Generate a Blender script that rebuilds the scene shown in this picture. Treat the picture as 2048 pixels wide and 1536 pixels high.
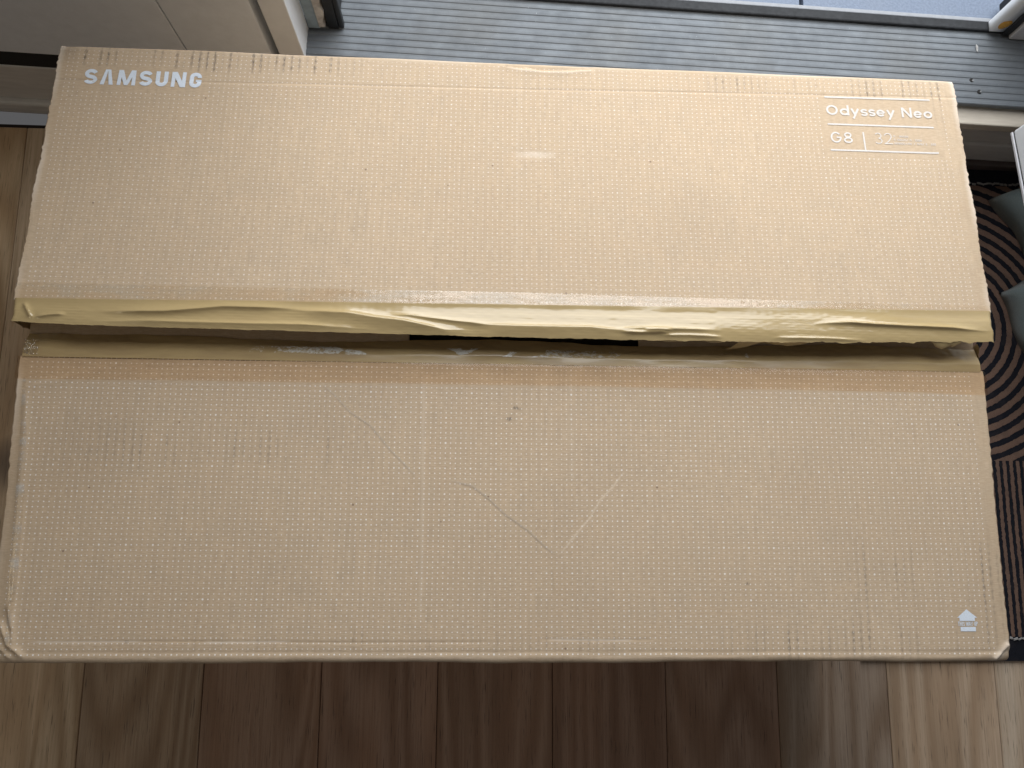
import bpy, bmesh, math, random
import numpy as np
from mathutils import Vector, Matrix

random.seed(4); RNG = np.random.RandomState(7)
for o in list(bpy.data.objects): bpy.data.objects.remove(o)
scene = bpy.context.scene
COL = scene.collection
R = math.radians

# ------------------------------------------------------------------ camera
cam_d = bpy.data.cameras.new('camera'); cam = bpy.data.objects.new('camera', cam_d); COL.objects.link(cam)
cam.location = (-0.0399, 0.1347, 1.1281); cam.rotation_euler = (R(9.4642), R(-2.9067), R(0.4062))
cam_d.sensor_width = 36; cam_d.lens = 27.035; cam_d.clip_start = 0.01; cam_d.clip_end = 100
scene.camera = cam
# ------------------------------------------------------------------ world: dim light of the room
w = bpy.data.worlds.new('World'); scene.world = w; w.use_nodes = True
bg = w.node_tree.nodes['Background']; bg.inputs[0].default_value = (0.97, 0.97, 1.0, 1); bg.inputs[1].default_value = 0.10
# ------------------------------------------------------------------ daylight coming in through the open terrace door
def area(name, loc, rot, sx, sy, power, col):
    l = bpy.data.lights.new(name, 'AREA'); l.shape = 'RECTANGLE'; l.size = sx; l.size_y = sy; l.energy = power; l.color = col
    o = bpy.data.objects.new(name, l); COL.objects.link(o); o.location = loc; o.rotation_euler = rot; return o
area('door_daylight', (0.42, 1.12, 1.16), (R(-61), 0, R(-2)), 1.45, 1.5, 42, (0.94, 0.97, 1.0))
area('warm_room_lamp', (-1.5, -0.25, 1.75), (R(6), R(-42), 0), .5, .5, 2.6, (1.0, 0.82, 0.54))
scene.view_settings.view_transform = 'Standard'; scene.view_settings.look = 'None'
scene.view_settings.exposure = 0.0; scene.view_settings.gamma = 1.0
scene.render.engine = 'CYCLES'
scene.render.resolution_x = 1024; scene.render.resolution_y = 768

# ------------------------------------------------------------------ helpers
def tag(o, label=None, cat=None, group=None, kind=None):
    if label: o['label'] = label
    if cat: o['category'] = cat
    if group: o['group'] = group
    if kind: o['kind'] = kind
    return o
def link(name, me, mat=None, parent=None):
    o = bpy.data.objects.new(name, me); COL.objects.link(o)
    if mat: me.materials.append(mat)
    if parent:
        o.parent = parent
        if parent.parent is None: o.matrix_parent_inverse = Matrix.Translation(-parent.location)   # meshes are modelled in world space
    return o
def empty(name, loc):
    o = bpy.data.objects.new(name, None); COL.objects.link(o); o.location = loc; o.empty_display_size = .05; return o
def mesh(name, vs, fs, smooth=False):
    me = bpy.data.meshes.new(name); me.from_pydata([tuple(map(float, v)) for v in vs], [], fs)
    if smooth: me.polygons.foreach_set('use_smooth', [True]*len(me.polygons))
    me.update(); return me
DV = np.array([.99944, -.0335, 0.]); NV = np.array([.0335, .99944, 0.]); C0 = .71425
def Wd(a, o, z): return DV*a + NV*(C0+o) + np.array([0, 0, z])      # frame of the house wall: along, depth, height
def ident(x, y, z): return np.array([x, y, z])
def box(name, lo, hi, mat, parent=None, fr=ident, bev=.0015, seg=2):
    bm = bmesh.new(); bmesh.ops.create_cube(bm, size=1)
    for v in bm.verts:
        v.co = Vector([lo[i] + (v.co[i]+.5)*(hi[i]-lo[i]) for i in range(3)])
    if bev: bmesh.ops.bevel(bm, geom=bm.edges[:], offset=bev, segments=seg, affect='EDGES', profile=.5)
    for v in bm.verts: v.co = Vector(fr(*v.co))
    bmesh.ops.recalc_face_normals(bm, faces=bm.faces[:])
    me = bpy.data.meshes.new(name); bm.to_mesh(me); bm.free()
    return link(name, me, mat, parent)
def sn(x, y, f, seed, n=7):
    r = np.random.RandomState(seed); s = 0
    for i in range(n):
        a = r.rand()*6.283; k = f*(.5+r.rand()); s = s + np.sin(k*(np.cos(a)*x+np.sin(a)*y)+r.rand()*6.283)
    return s/n*1.4
def n1(x, f, seed, n=6): return sn(x, 0*x, f, seed, n)
def polyd(X, Y, pl):
    """signed distance to a polyline and position along it"""
    best = np.full(X.shape, 9.); sg = np.zeros(X.shape); tt = np.zeros(X.shape); L = 0
    for (a, b) in zip(pl[:-1], pl[1:]):
        ax, ay = a; bx, by = b; dx, dy = bx-ax, by-ay; l = math.hypot(dx, dy)
        t = np.clip(((X-ax)*dx+(Y-ay)*dy)/l**2, 0, 1)
        d = np.hypot(X-ax-t*dx, Y-ay-t*dy); s = np.sign((X-ax)*dy-(Y-ay)*dx)
        m = d < best; best = np.where(m, d, best); sg = np.where(m, s, sg); tt = np.where(m, L+t*l, tt); L += l
    return best, sg, tt/L

# ------------------------------------------------------------------ materials
class NT:
    def __init__(s, name):
        s.m = bpy.data.materials.new(name); s.m.use_nodes = True; s.t = s.m.node_tree; s.n = s.t.nodes; s.l = s.t.links
        s.b = s.n['Principled BSDF']; s.out = s.n['Material Output']
    def new(s, ty, **k):
        n = s.n.new(ty)
        for a, v in k.items(): setattr(n, a, v)
        return n
    def put(s, sock, v):
        if isinstance(v, bpy.types.NodeSocket): s.l.new(v, sock)
        elif v is not None: sock.default_value = v
    def math(s, op, a, b=None, c=None, clamp=False):
        n = s.new('ShaderNodeMath', operation=op, use_clamp=clamp)
        s.put(n.inputs[0], a); s.put(n.inputs[1], b); s.put(n.inputs[2], c); return n.outputs[0]
    def noise(s, vec, scale, detail=3, rough=.5, dist=0):
        n = s.new('ShaderNodeTexNoise'); s.put(n.inputs['Vector'], vec); n.inputs['Scale'].default_value = scale
        n.inputs['Detail'].default_value = detail; n.inputs['Roughness'].default_value = rough; n.inputs['Distortion'].default_value = dist
        return n.outputs[0]
    def mapping(s, vec, scale=(1, 1, 1), loc=(0, 0, 0), rot=(0, 0, 0)):
        n = s.new('ShaderNodeMapping'); s.put(n.inputs[0], vec); s.put(n.inputs['Scale'], scale); s.put(n.inputs['Location'], loc); s.put(n.inputs['Rotation'], rot); return n.outputs[0]
    def mr(s, v, a, b, c=0., d=1., sm=False):
        n = s.new('ShaderNodeMapRange'); n.interpolation_type = 'SMOOTHSTEP' if sm else 'LINEAR'
        s.put(n.inputs[0], v)
        for i, q in enumerate((a, b, c, d)): s.put(n.inputs[i+1], q)
        return n.outputs[0]
    def mix(s, f, a, b, blend='MIX'):
        n = s.new('ShaderNodeMix', data_type='RGBA', blend_type=blend)
        s.put(n.inputs[0], f)
        for i, q in ((6, a), (7, b)):
            if isinstance(q, tuple) and len(q) == 3: q = q+(1,)
            s.put(n.inputs[i], q)
        return n.outputs[2]
    def bump(s, h, strength=.3, dist=.001, nrm=None):
        n = s.new('ShaderNodeBump'); n.inputs['Strength'].default_value = strength; n.inputs['Distance'].default_value = dist
        s.put(n.inputs['Height'], h); s.put(n.inputs['Normal'], nrm); return n.outputs[0]
    def coord(s, k='Object'): return s.new('ShaderNodeTexCoord').outputs[k]
    def attr(s, name): return s.new('ShaderNodeAttribute', attribute_name=name).outputs['Fac']
    def set(s, **k):
        for a, v in k.items():
            if isinstance(v, tuple) and len(v) == 3: v = v+(1,)
            s.put(s.b.inputs[a.replace('_', ' ')], v)
        return s.m

PITCH = .00478
def cardboard(name, dots=True, ox=0., oy=0., dc=(.74, .71, .67)):
    t = NT(name)
    uv = t.coord('UV') if dots else t.coord('Object')
    big = t.noise(uv, 5, 3); mid = t.noise(uv, 55, 4, .6)
    fib = t.noise(t.mapping(uv, (160, 1100, 160)), 1, 3, .65)
    fibv = t.noise(t.mapping(uv, (420, 30, 30)), 1, 2, .5)
    c = t.mix(t.mr(big, .3, .7), (.455, .340, .228), (.515, .392, .268))
    c = t.mix(t.mr(mid, .35, .72), c, (.455, .352, .245))
    c = t.mix(t.math('MULTIPLY', t.mr(fib, .45, .75), .46), c, (.33, .235, .15))
    c = t.mix(t.math('MULTIPLY', t.mr(fib, .50, .25), .28), c, (.66, .53, .40))
    c = t.mix(t.math('MULTIPLY', t.mr(fibv, .50, .78), .32), c, (.36, .27, .19))
    if dots:
        sp = t.new('ShaderNodeSeparateXYZ'); t.l.new(uv, sp.inputs[0])
        x = t.math('MULTIPLY_ADD', sp.outputs[0], 1/PITCH, -ox/PITCH+400); y = t.math('MULTIPLY_ADD', sp.outputs[1], 1/PITCH, -oy/PITCH+400)
        ix = t.math('ROUND', x); iy = t.math('ROUND', y)
        dx = t.math('SUBTRACT', x, ix); dy = t.math('SUBTRACT', y, iy)
        d = t.math('SQRT', t.math('ADD', t.math('MULTIPLY', dx, dx), t.math('MULTIPLY', dy, dy)))
        bx = t.math('LESS_THAN', t.math('MODULO', ix, 5), .5); by = t.math('LESS_THAN', t.math('MODULO', iy, 5), .5)
        rr = t.math('MULTIPLY_ADD', t.math('MULTIPLY', bx, by), .045, .118)
        cmb = t.new('ShaderNodeCombineXYZ'); t.l.new(ix, cmb.inputs[0]); t.l.new(iy, cmb.inputs[1])
        wn = t.new('ShaderNodeTexWhiteNoise', noise_dimensions='2D'); t.l.new(cmb.outputs[0], wn.inputs['Vector'])
        rr = t.math('MULTIPLY', rr, t.math('MULTIPLY_ADD', wn.outputs[0], .3, .85))
        m = t.mr(d, t.math('ADD', rr, .03), t.math('SUBTRACT', rr, .03), 0, 1)
        m = t.math('MULTIPLY', m, t.attr('dotmask'))
        m = t.math('MULTIPLY', m, t.mr(t.noise(uv, 35, 3, .6), .22, .46, .45, .95))
        c = t.mix(m, c, dc)
        wear = t.attr('wear')
        wb = t.math('MULTIPLY', wear, t.mr(t.noise(t.mapping(uv, (600, 140, 1)), 1, 3, .7), .32, .62))
        c = t.mix(wb, c, (.11, .09, .075))
        c = t.mix(t.attr('pale'), c, (.70, .62, .53))
        vo = t.new('ShaderNodeTexVoronoi', feature='F1'); t.put(vo.inputs['Vector'], uv); vo.inputs['Scale'].default_value = 62
        pick = t.new('ShaderNodeTexWhiteNoise', noise_dimensions='3D'); t.l.new(vo.outputs['Position'], pick.inputs['Vector'])
        pk = t.mr(pick.outputs[0], .80, 1.0, 0, .075)
        sm = t.math('LESS_THAN', vo.outputs['Distance'], pk)
        c = t.mix(t.math('MULTIPLY', sm, .65), c, (.16, .10, .07))
    h = t.math('ADD', fib, t.math('MULTIPLY', mid, .6))
    return t.set(Base_Color=c, Roughness=.82, Specular_IOR_Level=.22, Normal=t.bump(h, .22, .0006))

M = {}
M['front_card'] = cardboard('printed_cardboard_front', True, -.4486, .0078)
M['back_card'] = cardboard('printed_cardboard_back', True, -.4500, .0030, (.66, .60, .53))  # dots toned down: overexposure of this flap put into their colour
M['card'] = cardboard('plain_cardboard', False)
def simple(name, col, rough=.5, metal=0., var=.12, scale=30, bump=.1, bd=.001, spec=.5, col2=None, stretch=(1, 1, 1)):
    t = NT(name); v = t.mapping(t.coord(), stretch); n = t.noise(v, scale, 5, .6); n2 = t.noise(v, scale*.13, 2)
    c2 = col2 or tuple(k*(1-var*2) for k in col)
    c = t.mix(t.mr(n, .35, .75), col, c2); c = t.mix(t.math('MULTIPLY', t.mr(n2, .4, .7), .5), c, tuple(k*(1-var) for k in col))
    return t.set(Base_Color=c, Roughness=rough, Metallic=metal, Specular_IOR_Level=spec, Normal=t.bump(n, bump, bd))
M['ink'] = simple('white_print', (.66, .72, .80), .75, var=.06, scale=900, bump=.1, spec=.2, col2=(.55, .58, .62))
M['ink_glare_washed'] = simple('glare_washed_print', (.61, .575, .54), .75, var=.06, scale=900, bump=.1, spec=.2, col2=(.52, .47, .42))  # toned down: glare washing out the model print is put into its colour
M['white_paint'] = simple('white_wall_paint', (.76, .80, .85), .55, var=.05, scale=60, bump=.06)
M['white_skirt'] = simple('old_white_paint', (.62, .60, .57), .5, var=.10, scale=25, bump=.1, stretch=(1, 1, 6))
M['white_gloss'] = simple('white_door_paint', (.74, .76, .78), .35, var=.04, scale=40, bump=.04)
M['frame_rough'] = simple('weathered_frame_paint', (.55, .53, .50), .7, var=.2, scale=90, bump=.5, col2=(.25, .22, .20))
M['seal_blue'] = simple('weather_strip', (.30, .38, .44), .5, var=.2, scale=70, bump=.3)
M['rubber'] = simple('black_rubber', (.012, .013, .015), .45, var=.2, scale=80, bump=.2)
M['gap_shade'] = simple('painted_gap_shade', (.008, .008, .009), .9)  # black that paints in the shade of the wall gap
M['black_film'] = simple('black_plastic', (.010, .010, .012), .3, scale=120, bump=.4)
M['old_wood'] = simple('weathered_wood', (.60, .54, .45), .8, var=.2, scale=14, bump=.4, col2=(.38, .33, .27), stretch=(1, 6, 8))
M['batten'] = simple('brown_batten', (.13, .10, .09), .6, var=.2, scale=20)
M['grey_panel'] = simple('grey_frame', (.60, .60, .62), .5)
M['amber'] = simple('amber_sealant', (.62, .33, .05), .45, var=.15, scale=60)
M['rail_black'] = simple('black_rail', (.014, .015, .017), .65, var=.3, scale=150, bump=.2, spec=.25, col2=(.03, .032, .035))
M['rail_light'] = simple('grey_rail_lip', (.27, .28, .30), .6, metal=.0, scale=100)
M['screw'] = simple('dull_screw', (.10, .10, .10), .4, metal=.8)
M['flake'] = simple('pale_flake', (.62, .60, .58), .8, scale=200, bump=.5)

def sill_mat():
    t = NT('ribbed_aluminium'); v = t.coord()
    n = t.noise(v, 40, 5, .65); st = t.noise(t.mapping(v, (3, 90, 90), rot=(0, 0, R(1.92))), 1, 3)
    gr = t.noise(v, 420, 2, .6); sc = t.noise(v, 9, 3)
    c = t.mix(t.mr(n, .3, .7), (.150, .165, .18), (.125, .137, .15)); c = t.mix(t.math('MULTIPLY', t.mr(st, .45, .75), .35), c, (.17, .18, .19))
    c = t.mix(t.math('MULTIPLY', t.mr(sc, .48, .7), .45), c, (.13, .13, .125))
    c = t.mix(t.mr(gr, .73, .78), c, (.42, .43, .44)); c = t.mix(t.mr(gr, .25, .21), c, (.10, .10, .10))
    return t.set(Base_Color=c, Roughness=t.mr(n, .3, .7, .55, .75), Metallic=.15, Specular_IOR_Level=.35, Normal=t.bump(gr, .15, .0005))
M['sill'] = sill_mat()
def tile_mat():
    t = NT('blue_grey_paving'); v = t.coord(); n = t.noise(v, 300, 3, .7); b = t.noise(v, 12, 3)
    c = t.mix(t.mr(n, .35, .65), (.10, .13, .185), (.145, .18, .245)); c = t.mix(t.math('MULTIPLY', t.mr(b, .4, .7), .4), c, (.14, .165, .21))
    return t.set(Base_Color=c, Roughness=.6, Normal=t.bump(n, .5, .001))
M['tile'] = tile_mat()

def wood_mat():
    t = NT('oak_plank'); oi = t.new('ShaderNodeObjectInfo')
    off = t.math('MULTIPLY', oi.outputs['Random'], 37.)
    cb = t.new('ShaderNodeCombineXYZ'); t.l.new(off, cb.inputs[0]); t.l.new(off, cb.inputs[1]); t.l.new(off, cb.inputs[2])
    va = t.new('ShaderNodeVectorMath', operation='ADD'); t.l.new(t.coord(), va.inputs[0]); t.l.new(cb.outputs[0], va.inputs[1]); v = va.outputs[0]
    f1 = t.noise(t.mapping(v, (5.5, .75, 1)), 1, 2, .45, .3)
    ring = t.math('PINGPONG', t.math('MULTIPLY', f1, 15), .5)
    ring = t.mr(ring, .0, .5, 0, 1, True)
    fine = t.noise(t.mapping(v, (420, 9, 1)), 1, 4, .65); pore = t.noise(t.mapping(v, (900, 26, 1)), 1, 2, .6)
    blot = t.noise(t.mapping(v, (14, 2.2, 1)), 1, 4, .6)
    base = oi.outputs['Color']
    c = t.mix(t.math('MULTIPLY', ring, .8), base, t.mix(1., base, (.62, .54, .46), 'MULTIPLY'))
    c = t.mix(t.math('MULTIPLY', t.mr(fine, .42, .75), .6), c, t.mix(1., base, (.52, .43, .36), 'MULTIPLY'))
    c = t.mix(t.math('MULTIPLY', t.mr(blot, .45, .75), .5), c, t.mix(1., base, (1.25, 1.12, 1.0), 'MULTIPLY'))
    c = t.mix(t.math('MULTIPLY', t.mr(pore, .62, .70), .65), c, (.045, .032, .025))
    kn = t.noise(t.mapping(v, (9, 3.2, 1)), 1, 1); c = t.mix(t.math('MULTIPLY', t.mr(kn, .76, .82), .7), c, (.07, .05, .045))
    return t.set(Base_Color=c, Roughness=t.mr(fine, .3, .7, .48, .62), Specular_IOR_Level=.35, Normal=t.bump(t.math('ADD', fine, t.math('MULTIPLY', pore, -.7)), .25, .0006))
M['wood'] = wood_mat()
M['seam'] = simple('dark_seam', (.03, .022, .018), .9)

def rug_mat():
    t = NT('ring_patterned_rug'); g = t.coord('Object')
    wob = t.noise(g, 160, 2); wv = t.math('MULTIPLY_ADD', wob, .0040, -.0020)
    sp = t.new('ShaderNodeSeparateXYZ'); t.l.new(g, sp.inputs[0]); X, Y = sp.outputs[0], sp.outputs[1]
    dx = t.math('SUBTRACT', X, .688); dy = t.math('SUBTRACT', Y, .425)
    r = t.math('SQRT', t.math('ADD', t.math('MULTIPLY', dx, dx), t.math('MULTIPLY', dy, dy))); r = t.math('ADD', r, wv)
    ring = t.math('GREATER_THAN', t.math('FRACT', t.math('MULTIPLY', r, 1/.0172)), .48)
    st = t.math('GREATER_THAN', t.math('FRACT', t.math('MULTIPLY', t.math('ADD', X, wv), 1/.0104)), .50)
    low = t.math('LESS_THAN', Y, .2166)
    pat = t.math('ADD', t.math('MULTIPLY', low, st), t.math('MULTIPLY', t.math('SUBTRACT', 1., low), ring))
    inb = t.math('MULTIPLY', t.math('GREATER_THAN', Y, -.038), t.math('LESS_THAN', Y, .655)); pat = t.math('MULTIPLY', pat, inb)
    n = t.noise(g, 900, 3, .7); n2 = t.noise(g, 70, 3)
    brown = t.mix(t.mr(n, .3, .7), (.175, .108, .080), (.28, .18, .135)); navy = t.mix(t.mr(n, .3, .7), (.010, .011, .017), (.026, .027, .035))
    c = t.mix(pat, navy, brown); c = t.mix(t.math('MULTIPLY', t.mr(n2, .5, .7), .25), c, (.06, .05, .05))
    h = t.math('ADD', t.math('MULTIPLY', pat, .8), n)
    return t.set(Base_Color=c, Roughness=.95, Specular_IOR_Level=.1, Normal=t.bump(h, .8, .003))
M['rug'] = rug_mat()
M['stitch'] = simple('stitch_yarn', (.36, .35, .34), .9, scale=300, bump=.4)
def cloth_mat():
    t = NT('grey_green_fabric'); v = t.coord(); n = t.noise(v, 30, 4, .6); wv = t.noise(v, 900, 2, .7)
    c = t.mix(t.mr(n, .3, .7), (.15, .20, .205), (.21, .26, .26)); c = t.mix(t.mr(wv, .4, .7), c, (.26, .30, .30))
    return t.set(Base_Color=c, Roughness=.95, Sheen_Weight=.3, Specular_IOR_Level=.1, Normal=t.bump(t.math('ADD', t.math('MULTIPLY', n, 2), wv), .5, .002))
M['cloth'] = cloth_mat()

def tape_mat(name, c1, c2, rough, sheen_patch=False, coat=.5, sp=.5):
    t = NT(name); v = t.coord()
    n = t.noise(t.mapping(v, (14, 90, 90)), 1, 4, .6, .4); f = t.noise(t.mapping(v, (60, 500, 200)), 1, 3, .6)
    c = t.mix(t.mr(n, .35, .7), c1, c2)
    if sheen_patch: c = t.mix(t.mr(t.math('MULTIPLY', t.attr('sheen_patch'), t.noise(t.mapping(v, (220, 500, 300)), 1, 4, .7, 1.)), .34, .44), c, (.66, .64, .58))  # grey reflections on the film, painted into its colour
    h = t.math('ADD', n, t.math('MULTIPLY', f, .25))
    return t.set(Base_Color=c, Roughness=rough, Specular_IOR_Level=sp, Coat_Weight=coat, Coat_Roughness=.04, Normal=t.bump(h, .03, .0012))
M['tape'] = tape_mat('tan_packing_tape', (.405, .302, .148), (.375, .277, .135), .19, False, .35, .5)
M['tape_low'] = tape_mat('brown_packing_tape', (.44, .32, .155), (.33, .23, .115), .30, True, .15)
def clear_mat(name, tint, gloss, rough=(.04, .22), bs=.35, fk=1.3):
    t = NT(name); v = t.coord()
    pt = t.noise(t.mapping(v, (22, 70, 70)), 1, 4, .65); wr = t.noise(t.mapping(v, (34, 170, 120)), 1, 4, .6, .6)
    nb = t.bump(t.math('ADD', wr, pt), bs, .0012)
    col = t.mix(t.mr(pt, .38, .62), tint, tuple(min(1, k*1.04+.01) for k in tint))
    tr = t.new('ShaderNodeBsdfTransparent'); t.l.new(col, tr.inputs[0])
    gl = t.new('ShaderNodeBsdfGlossy'); t.l.new(t.mr(pt, .36, .58, rough[0], rough[1]), gl.inputs['Roughness']); t.l.new(nb, gl.inputs['Normal'])
    df = t.new('ShaderNodeBsdfDiffuse'); df.inputs[0].default_value = (.62, .58, .52, 1)
    lw = t.new('ShaderNodeLayerWeight'); lw.inputs[0].default_value = .5; fr = t.math('MULTIPLY_ADD', t.math('POWER', lw.outputs['Facing'], 5.), .5*fk, .04*fk)
    m0 = t.new('ShaderNodeMixShader'); t.l.new(t.math('MULTIPLY', t.mr(pt, .48, .66), gloss), m0.inputs[0]); t.l.new(tr.outputs[0], m0.inputs[1]); t.l.new(df.outputs[0], m0.inputs[2])
    m1 = t.new('ShaderNodeMixShader'); t.l.new(fr, m1.inputs[0]); t.l.new(m0.outputs[0], m1.inputs[1]); t.l.new(gl.outputs[0], m1.inputs[2])
    t.l.new(m1.outputs[0], t.out.inputs['Surface']); return t.m
M['clear'] = clear_mat('clear_tape', (1.0, .972, .93), .14, (.03, .30), .45, 1.5)
M['crumple'] = clear_mat('milky_crumpled_tape', (.95, .93, .90), .9, (.05, .15), .5, 2.5)
M['edge_tape'] = clear_mat('scuffed_clear_tape', (.99, .97, .94), .55, (.05, .2), .4, 1.6)
M['clear_brown'] = clear_mat('clear_brown_tape', (.955, .90, .835), .0, (.03, .06), .06, .35)

# ------------------------------------------------------------------ the setting: floor of planks
fl = box('floor', (-1.45, -1.0, -.040), (1.6, .72, -.0145), M['seam'], bev=0); tag(fl, 'oak plank floor under the cardboard box', 'floor', kind='structure')
PW = .1605; x0 = -.566-PW*5
pm = None; k = 0; x = x0
tints = {-6: (.42, .30, .19), -5: (.41, .29, .185), -4: (.43, .31, .2), -3: (.56, .42, .27), -2: (.60, .45, .29), -1: (.60, .46, .315), 0: (.43, .315, .22), 1: (.40, .265, .19), 2: (.41, .27, .198),
         3: (.405, .268, .193), 4: (.38, .25, .183), 5: (.385, .26, .192), 6: (.38, .295, .225), 7: (.54, .415, .30), 8: (.60, .49, .375), 9: (.33, .25, .18), 10: (.36, .28, .2), 11: (.3, .23, .17), 12: (.33, .25, .18)}  # oak tones; light on the side planks is partly put into their colour
for i in range(-6, 13):
    xa = -.566 + PW*i
    if pm is None:
        o = box('plank', (.0004, -.95, -.014), (PW-.0004, .708, 0), M['wood'], fl, bev=.0009, seg=1); pm = o.data
    else:
        o = link('plank', pm, None, fl)
    o.location = (xa, 0, 0); c = tints.get(i, (.3, .22, .16)); o.color = (*c, 1)

# ------------------------------------------------------------------ wall left of the door
wl = box('wall', (-1.5, .030, .02), (-.30, .12, 2.2), M['white_paint'], fr=Wd, bev=.002); tag(wl, 'white panelled wall left of the terrace door', 'wall', kind='structure')
box('wall_panel', (-1.5, .0, .154), (-.4485, .0285, 2.2), M['white_paint'], wl, Wd, .0012)
box('wall_panel', (-.4468, .0, .154), (-.3365, .0285, 2.2), M['white_paint'], wl, Wd, .0012)
box('gap_shade_strip', (-1.5, .0015, .1195), (-.30, .0285, .1535), M['gap_shade'], wl, Wd, 0)  # flush black strip standing in for the shade under the panels
sk = empty('skirting_board', Wd(-.8, 0, 0)); tag(sk, 'white painted skirting board at the foot of the panelled wall', 'skirting board', kind='thing')
box('board', (-1.5, .0, .0305), (-.20, .019, .119), M['white_skirt'], sk, Wd, .002)
box('moulding', (-1.5, -.009, .0), (-.20, .019, .0300), M['white_skirt'], sk, Wd, .004)

# ------------------------------------------------------------------ door frame, left jamb
jf = empty('doorpost', Wd(-.29, .03, .19)); tag(jf, 'white door frame post with black rubber seal beside the panelled wall', 'door frame', kind='thing')
box('casing', (-.3255, -.001, .12), (-.2930, .045, 2.2), M['white_gloss'], jf, Wd, .0015)
box('weather_strip', (-.2927, .043, .187), (-.2765, .075, 2.2), M['seal_blue'], jf, Wd, .0015)
# weathered inner frame with an uneven edge
def rough_post(name, a0, a1, o0, o1, z0, z1, mat, parent, amp=.0015, seed=1):
    nz = 60; vs = []; fs = []
    zz = np.linspace(z0, z1, nz)
    for i, z in enumerate(zz):
        e = amp*math.sin(z*170+seed)+amp*.8*math.sin(z*410+seed*2)+amp*.6*math.sin(z*83)
        if i == 0: e -= amp*1.5
        for (a, o) in ((a0, o0), (a1+e, o0+.001*abs(math.sin(z*120))), (a1+e*.6, o1), (a0, o1)): vs.append(Wd(a, o, z))
    for i in range(nz-1):
        for j in range(4): fs.append((i*4+j, i*4+(j+1) % 4, (i+1)*4+(j+1) % 4, (i+1)*4+j))
    fs.append((0, 3, 2, 1)); fs.append(tuple((nz-1)*4+j for j in range(4)))
    me = mesh(name, vs, fs); o = link(name, me, mat, parent)
    return o
rough_post('inner_frame', -.2763, -.2670, .040, .10, .195, .8, M['frame_rough'], jf, .0014)
box('rubber_seal', (-.2662, .044, .187), (-.2520, .11, 2.2), M['rubber'], jf, Wd, .001)
box('rubber_lip', (-.2518, .044, .1885), (-.2450, .053, 2.2), M['rubber'], jf, Wd, .002)

# ------------------------------------------------------------------ sill
sl = empty('door_sill', Wd(.2, .05, .14)); tag(sl, 'ribbed grey aluminium door sill behind the cardboard box', 'door sill', kind='thing')
def ribbed():
    prof = [(-.003, .180)]; o = -.003; zt = .1868
    prof += [(-.003, zt-.001), (-.002, zt)]
    o = .002; P = .0099
    while o < .1045:
        prof += [(o, zt), (o+.0008, zt-.0009), (o+.0036, zt-.0009), (o+.0046, zt)]
        prof += [(o+.0072, zt+.0003)]
        o += P
    prof += [(.1055, zt), (.1055, .176), (.0, .176)]
    vs = []; fs = []; n = len(prof); xs = np.linspace(-.30, .95, 2)
    for a in xs:
        for (oo, z) in prof: vs.append(Wd(a, oo, z))
    for i in range(n-1): fs.append((i, i+1, n+i+1, n+i))
    fs.append(tuple(range(n-1, -1, -1))); fs.append(tuple(range(n, 2*n)))
    return mesh('ribbed_plate', vs, fs)
link('ribbed_plate', ribbed(), M['sill'], sl)
box('rail', (-.30, .1060, .170), (.95, .1205, .1915), M['rail_black'], sl, Wd, .002)
box('rail_lip', (-.30, .1208, .170), (.95, .1275, .1890), M['rail_light'], sl, Wd, .0015)
box('timber_strip', (-.18, -.0265, .1600), (.95, .10, .1755), M['old_wood'], sl, Wd, .002)
def disc(name, a, o, z, r, h, mat, parent, seg=14, fr=Wd):
    vs = []; fs = []
    for k in range(seg):
        t = 6.2832*k/seg
        vs.append(fr(a+r*math.cos(t), o+r*math.sin(t), z)); 
    for k in range(seg):
        t = 6.2832*k/seg
        vs.append(fr(a+.75*r*math.cos(t), o+.75*r*math.sin(t), z+h))
    vs.append(fr(a, o, z+h*.4))
    for k in range(seg):
        fs.append((k, (k+1) % seg, seg+(k+1) % seg, seg+k)); fs.append((seg+k, seg+(k+1) % seg, 2*seg))
    return link(name, mesh(name, vs, fs), mat, parent)
for (a, o) in ((.622, .016), (.612, .032)): disc('screw', a, o, .1865, .0032, .0014, M['screw'], sl)
rs = empty('riser_board', Wd(.4, 0, 0)); tag(rs, 'white grooved riser boards below the door sill beside the rug', 'riser', kind='thing')
box('board', (-.18, .004, .0735), (.95, .03, .1388), M['white_skirt'], rs, Wd, .003)
box('board', (-.18, .001, .0215), (.95, .03, .0725), M['white_skirt'], rs, Wd, .004)
box('batten', (-.18, -.006, .0), (.95, .03, .0210), M['batten'], rs, Wd, .002)
# small litter lying on the sill
def flake(name, a, o, l, wd, rot, label, cat, mat, z=.1872):
    vs = []; fs = []; n = 9
    for i in range(n):
        t = i/(n-1)-.5; ww = wd*(1-abs(t*2)**2.5)*(.8+.4*random.random())
        for s in (-1, 1):
            lx, ly = t*l, s*ww/2
            vs.append(Wd(a+lx*math.cos(rot)-ly*math.sin(rot), o+lx*math.sin(rot)+ly*math.cos(rot), z+.0012*math.sin(t*5)+.0006*s+.0012))
    for i in range(n-1): fs.append((2*i, 2*i+2, 2*i+3, 2*i+1))
    nv = len(vs); vs += [v-np.array([0, 0, .0007]) for v in vs]
    fs += [tuple(q+nv for q in reversed(f)) for f in fs]
    rim = [2*i for i in range(n)]+[2*i+1 for i in range(n-1, -1, -1)]
    fs += [(rim[i], rim[(i+1) % len(rim)], rim[(i+1) % len(rim)]+nv, rim[i]+nv) for i in range(len(rim))]
    ob = link(name, mesh(name, vs, fs), mat); tag(ob, label, cat); return ob
flake('paint_flake', .622, .080, .011, .004, 1.9, 'pale curled paint flake lying at the dim end of the ribbed sill', 'paint flake', M['flake'])

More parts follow.
